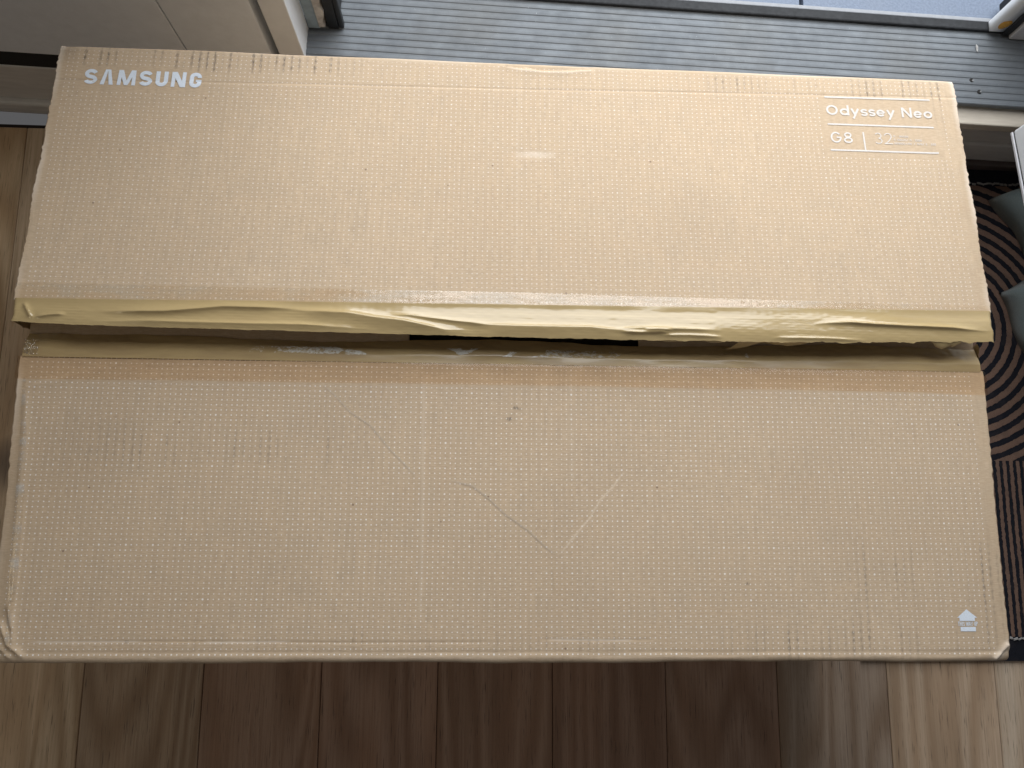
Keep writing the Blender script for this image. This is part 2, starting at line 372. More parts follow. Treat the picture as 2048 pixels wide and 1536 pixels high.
# right jamb of the door
rj = empty('door_jamb', Wd(.66, .11, .187)); tag(rj, 'white door jamb with amber sealant blob and black gasket at sill end', 'door jamb', kind='thing')
def jamb_post():
    bm = bmesh.new(); bmesh.ops.create_cube(bm, size=1)
    lo, hi = (.637, .104, .1890), (.6565, .118, 2.2)
    for v in bm.verts: v.co = Vector([lo[i]+(v.co[i]+.5)*(hi[i]-lo[i]) for i in range(3)])
    ed = [e for e in bm.edges if all(abs(v.co.z-.1890) < 1e-5 for v in e.verts) or all(abs(v.co.y-.108) < 1e-5 for v in e.verts)]
    bmesh.ops.bevel(bm, geom=ed, offset=.006, segments=4, affect='EDGES', profile=.5)
    for v in bm.verts: v.co = Vector(Wd(*v.co))
    me = bpy.data.meshes.new('post'); bm.to_mesh(me); bm.free(); me.polygons.foreach_set('use_smooth', [True]*len(me.polygons)); return me
link('post', jamb_post(), M['white_gloss'], rj)
def blob():
    vs = []; fs = []; seg = 20
    rings = [(1., 0.), (.85, .6), (.5, .9), (0., 1.)]
    for (r, h) in rings:
        for k in range(seg):
            t = 6.2832*k/seg; rr = r*(1+.12*math.sin(2*t+.6)+.07*math.sin(3*t))
            vs.append(Wd(.6485+.0068*rr*math.cos(t), .1038-.0016*h, .2090+.0095*rr*math.sin(t)))
    for j in range(3):
        for k in range(seg): fs.append((j*seg+k, j*seg+(k+1) % seg, (j+1)*seg+(k+1) % seg, (j+1)*seg+k))
    return mesh('sealant_blob', vs, fs, True)
link('sealant_blob', blob(), M['amber'], rj)
box('gasket', (.6568, .101, .1885), (.6675, .15, 2.2), M['rubber'], rj, Wd, .002)
box('side_frame', (.6678, .097, .1885), (1.2, .15, 2.2), M['grey_panel'], rj, Wd, .0015)
# terrace paving outside
pv = box('terrace', (-.9, .129, .10), (1.5, 1.4, .1620), M['seam'], fr=Wd, bev=0); tag(pv, 'blue grey terrace paving beyond the sill', 'paving', kind='structure')
for (a0, a1) in ((-.9, -.123), (-.117, .376), (.3815, .874), (.880, 1.5)):
    for (o0, o1) in ((.1295, .62), (.625, 1.4)):
        box('paving_tile', (a0, o0, .1622), (a1, o1, .1800), M['tile'], pv, Wd, .001)

# white door panel standing open at the right
dp = empty('open_door', Wd(.665, -.06, .2)); tag(dp, 'white door panel with grey bottom seal standing open beside the rug', 'door', kind='thing')
def Pd(a, o, z):   # panel frame, swung a little
    t = R(6.5); return Wd(.6515+a*math.cos(t)-o*math.sin(t), -.050+a*math.sin(t)+o*math.cos(t), z)
box('leaf', (.0, -.27, .2055), (.035, 0, .9), M['white_gloss'], dp, Pd, .003)
box('bottom_seal', (.0015, -.269, .1960), (.033, -.001, .2052), M['rubber'], dp, Pd, .002)
box('seal_lip', (-.0012, -.269, .2010), (.0012, -.001, .2050), M['grey_panel'], dp, Pd, .0008)
box('hinge', (.006, .0005, .30), (.026, .060, .36), M['rail_light'], dp, Pd, .002)

# ------------------------------------------------------------------ rug
def rug():
    nx, ny = 50, 60; vs = []; fs = []
    xa, xb, ya, yb = .52, 1.45, -.0715, .682
    for j in range(ny+1):
        for i in range(nx+1):
            x = xa+(xb-xa)*i/nx; y = ya+(yb-ya)*j/ny
            vs.append((x, y, .0075+.0006*math.sin(x*23+y*9)+.0004*math.sin(y*41)))
    for j in range(ny):
        for i in range(nx): a = j*(nx+1)+i; fs.append((a, a+1, a+nx+2, a+nx+1))
    rim = [i for i in range(nx+1)]+[(j)*(nx+1)+nx for j in range(1, ny+1)]+[ny*(nx+1)+i for i in range(nx-1, -1, -1)]+[j*(nx+1) for j in range(ny-1, 0, -1)]
    b = len(vs)
    for r_ in rim: vs.append((vs[r_][0], vs[r_][1], .0003))
    for q in range(len(rim)): fs.append((rim[(q+1) % len(rim)], rim[q], b+q, b+(q+1) % len(rim)))
    fs.append(tuple(range(b+len(rim)-1, b-1, -1)))
    return mesh('pile', vs, fs)
rg = empty('rug', (.98, .3, 0)); tag(rg, 'dark rug with brown concentric rings and stripes beside the cardboard box', 'rug', kind='thing')
link('pile', rug(), M['rug'], rg)
vs = []; fs = []
for yy in (.658, -.040):
    x = .53
    while x < 1.44:
        l = .0045+random.random()*.003; a = random.uniform(-.5, .5); hh = .0010+random.random()*.0012; ww = .0012+random.random()*.0008; b = len(vs); y_ = yy+random.uniform(-.0012, .0012)
        for (s, t_, z) in ((-1, -1, 0), (1, -1, 0), (1, 1, 0), (-1, 1, 0), (-.6, -.5, 1), (.6, -.5, 1), (.6, .5, 1), (-.6, .5, 1)):
            lx, ly = s*l/2, t_*ww; vs.append((x+lx*math.cos(a)-ly*math.sin(a), y_+lx*math.sin(a)+ly*math.cos(a), .0072+.0012+z*hh))
        fs += [(b, b+1, b+5, b+4), (b+1, b+2, b+6, b+5), (b+2, b+3, b+7, b+6), (b+3, b, b+4, b+7), (b+4, b+5, b+6, b+7), (b+3, b+2, b+1, b)]
        x += .0055+random.random()*.002
st = link('stitching', mesh('stitching', vs, fs), M['stitch'], rg); tag(st, kind='stuff')

# folded cloths on the rug
def cloth(cx, cy, ang, L, Wd_, H, seed):
    nx, ny = 46, 30; vs = []; fs = []
    c, s = math.cos(ang), math.sin(ang)
    for j in range(ny+1):
        for i in range(nx+1):
            u = i/nx*2-1; v = j/ny*2-1
            e = (1-abs(u)**7)*(1-abs(v)**6); 
            z = H*max(e, 0)**.40*(1+.10*math.sin(u*5+seed)+.08*math.sin(v*4+u*3+seed*2)) + .0022*math.sin(u*19+v*6+seed)*max(e, 0)
            X = (u+1)/2*L*(1+.02*math.sin(v*5+seed)); Y = -(v+1)/2*Wd_*(1+.03*math.sin(u*4+seed*3)) + .004*math.sin(u*6+seed)
            X += .004*math.sin(v*3.3+seed)*(1-u)/2
            vs.append((cx+X*c-Y*s, cy+X*s+Y*c, .0085+z))
    for j in range(ny):
        for i in range(nx): a = j*(nx+1)+i; fs.append((a, a+nx+1, a+nx+2, a+1))
    rim = [i for i in range(nx+1)]+[j*(nx+1)+nx for j in range(1, ny+1)]+[ny*(nx+1)+i for i in range(nx-1, -1, -1)]+[j*(nx+1) for j in range(ny-1, 0, -1)]
    fs.append(tuple(rim))
    return mesh('folded_cloth', vs, fs, True)
o = link('folded_cloth', cloth(.777, .628, R(28), .22, .115, .045, 1.), M['cloth']); tag(o, 'folded grey green cloth on the rug close to the white door panel', 'cloth', 'folded cloths on the rug')
o = link('folded_cloth', cloth(.771, .480, R(20), .22, .125, .050, 4.), M['cloth']); tag(o, 'folded grey green cloth on the rug farther from the white riser boards', 'cloth', 'folded cloths on the rug')

# ------------------------------------------------------------------ the cardboard box
BX = empty('cardboard_box', (0, .3, 0)); tag(BX, 'large dotted kraft cardboard monitor box with torn tape along its half open top', 'box', kind='thing')
h = .465; TH = .0055
box('front_panel', (-h, .0005, 0), (h, .0005+TH, .3930), M['card'], BX, bev=.0015)
box('back_panel', (-h, .592-TH, 0), (h, .592, .3850), M['card'], BX, bev=.0015)
box('side_panel', (-h, .0062, 0), (-h+TH, .5863, .3868), M['card'], BX, bev=.0012)
box('side_panel', (h-TH, .0062, 0), (h, .5863, .3868), M['card'], BX, bev=.0012)
box('bottom_panel', (-h+.006, .0064, .0005), (h-.006, .586, .006), M['card'], BX, bev=0)
box('inner_flap', (-h+.001, .010, .3872), (-.104, .582, .3915), M['card'], BX, bev=.001)
box('inner_flap', (.122, .010, .3872), (h-.001, .582, .3915), M['card'], BX, bev=.001)
o = box('packed_item', (-.35, .05, .0065), (.35, .55, .372), M['black_film'], bev=.02, seg=4); tag(o, 'black wrapped item inside the box, showing through the slit', 'packed item')

HX = .465
def grid_slab(name, X, V, P, Pb, attrs, mat, parent, smooth=True):
    """X,V: (nv,nx) arrays in metres, P: (nv,nx,3) top, Pb bottom"""
    nv, nx = X.shape
    verts = P.reshape(-1, 3)
    idx = np.arange(nv*nx).reshape(nv, nx)
    q = np.stack([idx[:-1, :-1], idx[:-1, 1:], idx[1:, 1:], idx[1:, :-1]], -1).reshape(-1, 4)
    rim = np.concatenate([idx[0, :], idx[1:, -1], idx[-1, -2::-1], idx[-2:0:-1, 0]])
    b0 = nv*nx; verts = np.concatenate([verts, Pb.reshape(-1, 3)[rim]]); m = len(rim); bi = np.arange(b0, b0+m)
    sk_ = np.stack([np.roll(rim, -1), rim, bi, np.roll(bi, -1)], -1)
    inv = {int(r_): b0+i for i, r_ in enumerate(rim)}
    bot = np.array([[inv[int(idx[j, 0])], inv[int(idx[j+1, 0])], inv[int(idx[j+1, -1])], inv[int(idx[j, -1])]] for j in range(nv-1)])
    F = np.concatenate([q, sk_, bot])
    me = bpy.data.meshes.new(name)
    me.vertices.add(len(verts)); me.vertices.foreach_set('co', verts.astype(np.float32).ravel())
    me.loops.add(F.size); me.loops.foreach_set('vertex_index', F.ravel().astype(np.int32))
    me.polygons.add(len(F)); me.polygons.foreach_set('loop_start', np.arange(0, F.size, 4, dtype=np.int32))
    sm = np.zeros(len(F), bool); sm[:len(q)] = smooth; me.update(calc_edges=True); me.polygons.foreach_set('use_smooth', sm)
    uvv = np.stack([X.ravel(), V.ravel()], 1); uvv = np.concatenate([uvv, uvv[rim]])
    ul = me.uv_layers.new(name='UVMap'); ul.data.foreach_set('uv', uvv[F.ravel()].astype(np.float32).ravel())
    for k, a in attrs.items():
        at = me.attributes.new(k, 'FLOAT', 'POINT'); full = np.concatenate([a.ravel(), a.ravel()[rim]]); at.data.foreach_set('value', full.astype(np.float32))
    me.update(); me.validate()
    return link(name, me, mat, parent)
def sbox(X, V, x0, x1, v0, v1, s=.004):
    f = lambda t: 1/(1+np.exp(-np.clip(t/s*4, -40, 40)))
    return f(X-x0)*f(x1-X)*f(V-v0)*f(v1-V)
def fold(X, V, pl, amp, wid, decay, taper=.12):
    d, s, t = polyd(X, V, pl); tp = np.clip(t/taper, 0, 1)*np.clip((1-t)/taper, 0, 1) if taper else 1.
    return amp*s*np.tanh(d/wid)*np.exp(-d/decay)*tp
def sst(t): t = np.clip(t, 0, 1); return t*t*(3-2*t)
def ridge(X, V, pl, amp, w1, w2, taper=.15, ex=1.5):
    d, s, t = polyd(X, V, pl); tp = sst(t/taper)*sst((1-t)/taper) if taper else 1.
    return amp*np.exp(-np.where(s > 0, d/w1, d/w2)**ex)*tp
def line(X, V, pl, w, taper=.1):
    d, s, t = polyd(X, V, pl); tp = np.clip(t/taper, 0, 1)*np.clip((1-t)/taper, 0, 1) if taper else 1.
    return np.exp(-(d/w)**2)*tp
FL_ = .0077
def flute(X, V, seed):
    ph = X/FL_ + .25*n1(X, 25, seed); s = np.cos(ph*2*np.pi); k = np.round(ph).astype(int)
    tab_ = np.random.RandomState(seed).rand(4001)**1.6*1.5
    top_ = np.random.RandomState(seed+1).rand(4001)-.5
    return np.clip((s-.45-.25*np.sin(V*900+top_[k+2000]*40))/.55, 0, 1)*tab_[k+2000]

V1 = [(-.1863, .2551), (-.172, .243), (-.1569, .2268), (-.137, .214), (-.1182, .1918), (-.104, .178), (-.0917, .165)]
V2 = [(-.064, .1640), (-.0402, .1585), (-.024, .146), (-.0095, .1324), (.012, .118), (.028, .103), (.0397, .0951)]
V3 = [(.0397, .0951), (.046, .1015), (.0585, .1167), (.070, .130), (.0801, .1469), (.093, .160), (.1043, .1753)]
LFRONT = .2765
# ---- front flap
def hfront(X, V):
    H = .0005*sn(X, V, 9, 3) + .00022*sn(X, V, 40, 4) + .00003*np.cos(X/FL_*2*np.pi)
    H = H + fold(X, V, V1, -.00024, .0005, .006) + fold(X, V, V2, -.00027, .0005, .007) + fold(X, V, V3, .00024, .0005, .005)
    H = H + fold(X, V, [(.0397, .095), (.035, .08), (.036, .06)], -.0003, .0008, .01)
    H = H + ridge(X, V, [(-.0885, .27), (-.0872, .18), (-.0858, .10), (-.086, .045)], .00022, .003, .0016)
    H = H + ridge(X, V, [(.052, .27), (.054, .19)], .00012, .003, .002)
    H = H - .00035*line(X, V, [(-.43, .0185), (-.30, .0192), (-.15, .0180), (.0, .0184)], .0009) - .0003*line(X, V, [(.02, .021), (.07, .0195), (.13, .0205)], .0008)
    # rounded fold to the front wall
    r = .0055; u = np.clip(r-V, 0, r); H = H - (r-np.sqrt(np.maximum(r*r-u*u, 0)))*.95
    H = H - .0004*np.exp(-((V-.0095)/.0016)**2)*(.7+.3*n1(X, 40, 9)) + .0004*np.exp(-((V-.0065)/.002)**2)*n1(X, 60, 10)
    # crushed left edge, buckled corner
    H = H + ridge(X, V, [(-.4575, .255), (-.453, .20), (-.450, .13), (-.4475, .06), (-.446, .02)], .0009, .005, .004, .1)
    H = H - .0022*np.clip((-.452-X)/.013, 0, 1)*np.clip((.25-V)/.1, 0, 1)
    for k_, pl in enumerate(([(-.458, .04), (-.447, .016), (-.430, .004)], [(-.463, .03), (-.455, .014), (-.442, .003)], [(-.452, .055), (-.4445, .03), (-.4425, .012)])):
        H = H + ridge(X, V, pl, .0022-.0004*k_, .0022, .0032, .2)
    H = H - .004*np.clip(1-np.hypot(X+.466, V)/.03, 0, 1)
    H = H - .0045*np.clip(1-np.hypot(X-.466, V)/.016, 0, 1) + ridge(X, V, [(.449, .001), (.458, .010), (.4645, .017)], .0022, .0016, .0022, .1)
    # pushed in diagonal dents near the slit at the left
    H = H + ridge(X, V, [(-.46, .245), (-.435, .252), (-.40, .262), (-.375, .272)], .0005, .004, .003)
    H = H - .0005*np.clip((V-.268)/.0085, 0, 1)**2
    return H
def front_surface(X, V): return np.stack([X, V, .4005 + hfront(X, V)], -1)
nx, nv = 960, 290
xs = np.linspace(-HX, HX, nx); vsq = np.linspace(0, LFRONT, nv); X, V = np.meshgrid(xs, vsq)
P = front_surface(X, V)
edge = .0006*n1(V, 820, 21) + .0007*n1(V, 60, 22); wgt = np.clip((np.abs(X)-.455)/.01, 0, 1)
P[..., 0] += np.sign(X)*wgt*edge; P[..., 1] += np.clip(1-V/.008, 0, 1)*(.0009*n1(X, 35, 23)+.0004*n1(X, 160, 24))
Pb = P.copy(); Pb[..., 2] -= TH; Pb[..., 0] *= .9985; Pb[0, :, 1] += .0003
fl1 = flute(X, V, 31); blot = np.clip(.5+.9*sn(X, V, 70, 33), 0, 1)
wear = .10*(line(X, V+.0005, V1, .0006)+line(X, V+.0005, V2, .0006)+.6*line(X, V+.0005, V3, .0006))
wear += fl1*blot*(.55*sbox(X, V, -.40, -.17, .180, .212, .02)+.9*sbox(X, V, .20, .465, .006, .033, .02)+.7*sbox(X, V, .33, .462, .045, .105, .025)+.55*sbox(X, V, -.30, .10, .012, .028, .01))
wear += .35*np.clip(sn(X, V, 38, 35)-.25, 0, 1)*sbox(X, V, -.43, .45, .02, .26, .03)*.6
wear += .5*np.clip(1-V/.006, 0, 1)*np.clip(.3+.9*sn(X, V, 90, 38), 0, 1)
wear += .6*fl1*np.clip(n1(X, 30, 36)-.2, 0, 1)*sbox(X, V, .36, .455, .06, .24, .03)*.7
for (a, b, r_) in ((-.0003, .2333, .0021), (-.0064, .2226, .0023), (.0035, .2324, .0014), (.218, .0705, .0017), (-.345, .019, .0016)):
    wear += 1.6*np.exp(-(np.hypot((X-a), (V-b)*1.4)/r_)**4)
pale = .30*(line(X, V-.0006, V1, .0007)+line(X, V-.0006, V2, .0007)+.7*line(X, V, V3, .0007)) + .18*line(X, V, [(-.4575, .25), (-.453, .20), (-.450, .12), (-.4475, .06)], .002)*np.clip(.5+sn(X, V, 60, 41), 0, 1)
pale += .15*line(X, V, [(-.0885, .27), (-.0872, .18), (-.0858, .10), (-.086, .03)], .0016) + .06*line(X, V, [(.052, .27), (.054, .16)], .0025)
pale += .20*np.clip(1-V/.010, 0, 1)*np.clip(.35+.6*n1(X, 24, 42), 0, 1) + .9*np.clip((-.459-X)/.004, 0, 1)*np.clip(.6+.7*n1(V, 30, 43), 0, 1)*sbox(X, V, -1, 1, .08, .262, .02)
pale += .55*line(X, V, [(.450, .001), (.458, .009), (.4645, .016)], .004, 0)
for (a, b) in (((-.43, .0187), (-.33, .0192)), ((-.28, .0182), (-.20, .0190)), ((.03, .0205), (.11, .0198))): pale += .5*line(X, V, [a, b], .0007)
dm = sbox(X, V, -.4555, .4525, .0055, .28, .0008)*(1-sbox(X, V, .4135, .4385, .0255, .050, .0008))
FF = grid_slab('front_flap', X, V, P, Pb, dict(wear=np.clip(wear, 0, .85), pale=np.clip(pale, 0, .8), dotmask=dm), M['front_card'], BX)

# ---- back flap (lifted at the slit)
bL = np.array([-.465, .326, .4194]); bR = np.array([.465, .3325, .4206]); BLc = np.array([-.465, .6013, .3913]); BRc = np.array([.465, .5936, .3963])
LB = .272
SCORE = [(-.47, .231), (-.2018, .2362), (-.0182, .239), (.1907, .244), (.4487, .2487), (.47, .249)]
def base_back(X, V):
    s = ((X+.465)/.93)[..., None]; t = (V/LB)[..., None]
    return (bL*(1-s)+bR*s)*(1-t) + (BLc*(1-s)+BRc*s)*t
NB = np.array([.0, .0973, .9952])
def hback(X, V):
    H = .0006*sn(X, V, 8, 53) + .0002*sn(X, V, 36, 54) + .00003*np.cos(X/FL_*2*np.pi) + .0012*np.cos(np.clip(V/LB, 0, 1)*3.1)*0
    H = H - .0006*line(X, V, SCORE, .0010, 0) + fold(X, V, SCORE, .00025, .001, .02, 0)
    H = H + fold(X, V, [(-.0132, .2699), (-.0125, .2665), (.0024, .2645), (.0285, .2622), (.055, .2635), (.081, .2671)], .0011, .0007, .006, .05) + fold(X, V, [(.005, .2675), (.022, .2632), (.045, .2645), (.07, .267)], .0006, .0006, .004, .05)
    r = .004; u = np.clip(V-(LB-r), 0, r); H = H - (r-np.sqrt(np.maximum(r*r-u*u, 0)))*.9
    H = H + ridge(X, V, [(.432, .20), (.445, .17), (.455, .10)], .0007, .006, .004) + ridge(X, V, [(.458, .25), (.456, .12), (.459, .02)], .0008, .003, .004)
    H = H - .0015*np.clip(1-np.hypot(X+.466, V-LB)/.02, 0, 1) + .0018*np.clip(1-np.hypot(X+.466, V-LB)/.008, 0, 1) - .0012*np.clip(1-np.hypot(X-.466, V-LB)/.018, 0, 1)
    H = H + ridge(X, V, [(.001, .26), (.0, .15), (-.001, .02)], .00005, .003, .002) - .0006*np.exp(-(np.hypot(X-.016, (V-.1638)*4)/.022)**4)*.5
    return H
def back_surface(X, V): return base_back(X, V) + hback(X, V)[..., None]*NB
vsq = np.linspace(-.001, LB, nv); X, V = np.meshgrid(xs, vsq)
P = back_surface(X, V)
edge = .0008*n1(V, 850, 61) + .0010*n1(V, 70, 62) + .0012*np.clip(sn(V, 0*V, 160, 63)-.6, 0, 1)*-1; wgt = np.clip((np.abs(X)-.453)/.012, 0, 1)
P[..., 0] += np.sign(X)*wgt*edge; P[..., 1] += np.clip((V-LB+.006)/.006, 0, 1)*.0007*n1(X, 40, 64)
Pb = P - NB*TH; Pb[..., 0] *= .9985
fl1 = flute(X, V, 71); blot = np.clip(.5+.9*sn(X, V, 75, 73), 0, 1)
wear = fl1*np.clip(blot+.15, 0, 1)*(1.6*sbox(X, V, -.44, -.16, .249, .269, .006)+.5*sbox(X, V, .18, .36, .249, .264, .006)+1.4*sbox(X, V, .35, .462, .246, .268, .006)+.45*sbox(X, V, .42, .46, .19, .25, .012))
wear += .35*np.clip(sn(X, V, 34, 75)-.3, 0, 1)*sbox(X, V, -.45, .45, .02, .26, .03)*.55 + .45*np.clip(1-np.hypot(X+.462, V-.268)/.02, 0, 1)
wear += .40*line(X, V, SCORE, .0009, 0)*np.clip(.5+n1(X, 45, 76), 0, 1)
wear += .5*line(X, V, [(-.0132, .2699), (-.0125, .2665), (.0024, .2645)], .0007, .05) + .35*line(X, V, [(.022, .2632), (.045, .2645), (.07, .267)], .0006, .05)
pale = .5*sbox(X, V, -.004, .038, .1605, .1665, .004)*np.clip(.5+sn(X, V, 180, 77), 0, 1) + .35*np.clip((V-(LB-.007))/.007, 0, 1)*np.clip(.4+n1(X, 30, 78), 0, 1)
pale += .5*np.clip((np.abs(X)-.459)/.005, 0, 1)*np.clip(.5+n1(V, 60, 79), 0, 1) + .35*line(X, V, [(-.0125, .265), (.0024, .2630), (.0285, .2607), (.055, .262), (.081, .2657)], .001)
pale += .06*line(X, V, [(.001, .26), (.0, .15), (-.001, .02)], .0018)
dm = sbox(X, V, -.4565, .4530, .0015, .266, .0008)*(1-sbox(X, V, -.4415, -.3145, .2215, .2495, .0008))*(1-sbox(X, V, .3165, .4445, .1745, .2505, .0008))
BF = grid_slab('back_flap', X, V, P, Pb, dict(wear=np.clip(wear, 0, .85), pale=np.clip(pale, 0, .8), dotmask=dm), M['back_card'], BX)

# ------------------------------------------------------------------ print on the flaps: strokes laid on the surface
class Print:
    def __init__(s, surf, nrm): s.vs = []; s.fs = []; s.surf = surf; s.n = nrm; s.k = 0
    def _emit(s, pts, faces):
        s.k += 1; b = len(s.vs); A = np.array(pts, float)
        Q = s.surf(A[:, 0][None], A[:, 1][None])[0] + s.n*(.00032+.000012*(s.k % 9))
        s.vs += list(Q); s.fs += [tuple(b+i for i in f) for f in faces]
    def stroke(s, path, w, closed=False):
        p = np.array(path, float); n = len(p)
        if closed: d = np.roll(p, -1, 0)-np.roll(p, 1, 0)
        else: d = np.gradient(p, axis=0)
        d /= np.maximum(np.hypot(d[:, 0], d[:, 1]), 1e-9)[:, None]; q = np.stack([-d[:, 1], d[:, 0]], 1)*w/2
        pts = np.concatenate([p+q, p-q]); m = n if closed else n-1
        s._emit(pts, [(n+i, n+(i+1) % n, (i+1) % n, i) for i in range(m)])
    def poly(s, pts):   # convex
        a = sum(pts[i][0]*pts[(i+1) % len(pts)][1]-pts[(i+1) % len(pts)][0]*pts[i][1] for i in range(len(pts)))
        if a < 0: pts = pts[::-1]
        s._emit(pts, [tuple(range(len(pts)))])
    def seg(s, a, b, w):
        s.stroke([a, ((a[0]+b[0])/2, (a[1]+b[1])/2), b], w)
    def build(s, name, mat, parent): return link(name, mesh(name, s.vs, s.fs), mat, parent)
def arc(cx, cy, rx, ry, a0, a1, n=14): return [(cx+rx*math.cos(R(a0+(a1-a0)*i/(n-1))), cy+ry*math.sin(R(a0+(a1-a0)*i/(n-1)))) for i in range(n)]
def T(pts, x, y, sx, sy): return [(x+px*sx, y+py*sy) for px, py in pts]
def S_path(w=.86, t=.2):  # unit S inside (0..w, 0..1), centre line
    cx = w/2; rx = w/2-t/2; ry = (1-t)/4
    return arc(cx, .5+ry, rx, ry, 18, 235, 14) + arc(cx, .5-ry, rx, ry, 55, -162, 14)
# brand lettering
pr = Print(back_surface, NB)
def brand(pr, x, y, H, width):
    sc = width/1910.; k = H; cur = 0.
    W_ = dict(S=200, A=215, M=300, U=200, N=235, G=195); gap = 60
    for ch in 'SAMSUNG':
        w = W_[ch]*sc; ox = x+cur; b = 68*sc     # horizontal stem width
        q = lambda pts: [(ox+px*w, y+py*k) for px, py in pts]
        f = b/w
        if ch == 'S':
            t = .235; pr.stroke(q([(px/.9, py) for px, py in S_path(.9, t)]), b*.96)
        elif ch == 'A':
            pr.poly(q([(0, 0), (f*1.02, 0), (.5+f*.05, 1), (.5-f*.62, 1)])); pr.poly(q([(1, 0), (1-f*1.02, 0), (.5-f*.05, 1), (.5+f*.62, 1)]))
        elif ch == 'M':
            pr.poly(q([(0, 0), (f*.92, 0), (f*.92, 1), (0.03, 1)])); pr.poly(q([(1, 0), (1-f*.92, 0), (1-f*.92, 1), (.97, 1)]))
            pr.poly(q([(.03, 1), (f*1.25, 1), (.5+f*.42, 0), (.5-f*.42, 0)])); pr.poly(q([(.97, 1), (1-f*1.25, 1), (.5-f*.42, 0), (.5+f*.42, 0)]))
        elif ch == 'U':
            pr.stroke(q([(f/2, 1), (f/2, .7), (f/2, .42)]+[(px, py) for px, py in arc(.5, .34, .5-f/2, .22, 180, 360, 12)]+[(1-f/2, .42), (1-f/2, .7), (1-f/2, 1)]), b)
        elif ch == 'N':
            pr.poly(q([(0, 0), (f*.9, 0), (f*.9, 1), (0, 1)])); pr.poly(q([(1, 0), (1-f*.9, 0), (1-f*.9, 1), (1, 1)])); pr.poly(q([(0, 1), (f*1.25, 1), (1, 0), (1-f*1.25, 0)]))
        elif ch == 'G':
            pr.stroke(q([(1-f/2, .66), (1-f/2, .72)]+arc(.5, .70, .5-f/2, .18, 10, 180, 10)+[(f/2, .5)]+arc(.5, .30, .5-f/2, .18, 180, 360, 10)+[(1-f/2, .40), (1-f/2, .5)]), b)
            pr.poly(q([(.52, .40), (1, .40), (1, .53), (.52, .53)]))
        cur += w+gap*sc
brand(pr, -.4358, .2268, .0176, .1158); pr.build('brand_lettering', M['ink'], BF)

def light_text(pr, txt, x, y, H, width, wt, adv):
    tot = sum(adv[c] for c in txt); u = width/tot; cur = x; st_ = wt*H; xh = .70
    for c in txt:
        w = adv[c]*u; ww = w*.86; g = lambda pts: [(cur+px*ww, y+py*H) for px, py in pts]; e = st_/2/ww; ev = wt/2
        def circ(h0=0., h1=xh): pr.stroke(g(arc(.5, (h0+h1)/2, .5-e, (h1-h0)/2-ev, 0, 360*23/24, 24)), st_, True)
        if c == 'O': circ(0, 1)
        elif c == 'o': circ()
        elif c == 'd': circ(); pr.seg(*g([(1-e, 0), (1-e, 1.02)]), st_)
        elif c == 'y': pr.seg(*g([(e, xh), (.5+e*.4, .0)]), st_); pr.seg(*g([(1-e, xh), (.26, -.30)]), st_)
        elif c == 's': pr.stroke(g([(px/.9, py*xh) for px, py in S_path(.9, .22)]), st_*.95)
        elif c == 'e': pr.stroke(g(arc(.5, xh/2, .5-e, xh/2-ev, -35, -360, 22)), st_); pr.seg(*g([(e, xh/2), (1-e, xh/2)]), st_*.8)
        elif c == 'N': pr.seg(*g([(e, 0), (e, 1)]), st_); pr.seg(*g([(1-e, 0), (1-e, 1)]), st_); pr.seg(*g([(e, .97), (1-e, .03)]), st_)
        elif c == 'G': pr.stroke(g(arc(.5, .5, .5-e, .5-ev, 40, 360, 24)), st_); pr.seg(*g([(.55, .5), (1-e*.2, .5)]), st_)
        elif c == '8': pr.stroke(g(arc(.5, .74, .40-e, .26-ev, 0, 345, 20)), st_, True); pr.stroke(g(arc(.5, .27, .47-e, .27-ev, 0, 345, 20)), st_, True)
        elif c == '3': pr.stroke(g(arc(.46, .74, .42-e, .26-ev, 150, -80, 14)+arc(.46, .27, .48-e, .27-ev, 85, -150, 16)), st_)
        elif c == '2': pr.stroke(g(arc(.48, .70, .44-e, .30-ev, 165, -30, 14)+[(.6, .33), (.3, .12), (.07, ev)]), st_); pr.seg(*g([(.03, ev), (1, ev)]), st_)
        elif c == 'T': pr.seg(*g([(.5, 0), (.5, 1)]), st_); pr.seg(*g([(0, 1-ev), (1, 1-ev)]), st_)
        elif c == 'H': pr.seg(*g([(e, 0), (e, 1)]), st_); pr.seg(*g([(1-e, 0), (1-e, 1)]), st_); pr.seg(*g([(e, .5), (1-e, .5)]), st_)
        elif c == 'I': pr.seg(*g([(.5, 0), (.5, 1)]), st_)
        elif c == 'S': pr.stroke(g([(px/.9, py) for px, py in S_path(.9, .22)]), st_*.95)
        elif c == 'W':
            for a, b in (((0, 1), (.25, 0)), ((.25, 0), (.5, .9)), ((.5, .9), (.75, 0)), ((.75, 0), (1, 1))): pr.seg(*g([a, b]), st_)
        elif c == 'A': pr.seg(*g([(0, 0), (.5, 1)]), st_); pr.seg(*g([(1, 0), (.5, 1)]), st_); pr.seg(*g([(.2, .35), (.8, .35)]), st_)
        elif c == 'Y': pr.seg(*g([(0, 1), (.5, .45)]), st_); pr.seg(*g([(1, 1), (.5, .45)]), st_); pr.seg(*g([(.5, .45), (.5, 0)]), st_)
        elif c == 'U': pr.stroke(g([(e, 1), (e, .5)]+arc(.5, .34, .5-e, .34-ev, 180, 360, 10)+[(1-e, .5), (1-e, 1)]), st_)
        elif c == 'P': pr.seg(*g([(e, 0), (e, 1)]), st_); pr.stroke(g([(e, 1-ev)]+arc(.5, .75, .5-e, .25-ev, 90, -90, 10)+[(e, .5+ev)]), st_)
        cur += w
pr = Print(back_surface, NB)
light_text(pr, 'Odyssey Neo', .3228, .2218, .0122, .1150, .175, {'O': 1.30, 'd': 1.05, 'y': .98, 's': .76, 'e': .98, ' ': .50, 'N': 1.16, 'o': 1.0})
pr.build('model_lettering', M['ink_glare_washed'], BF)
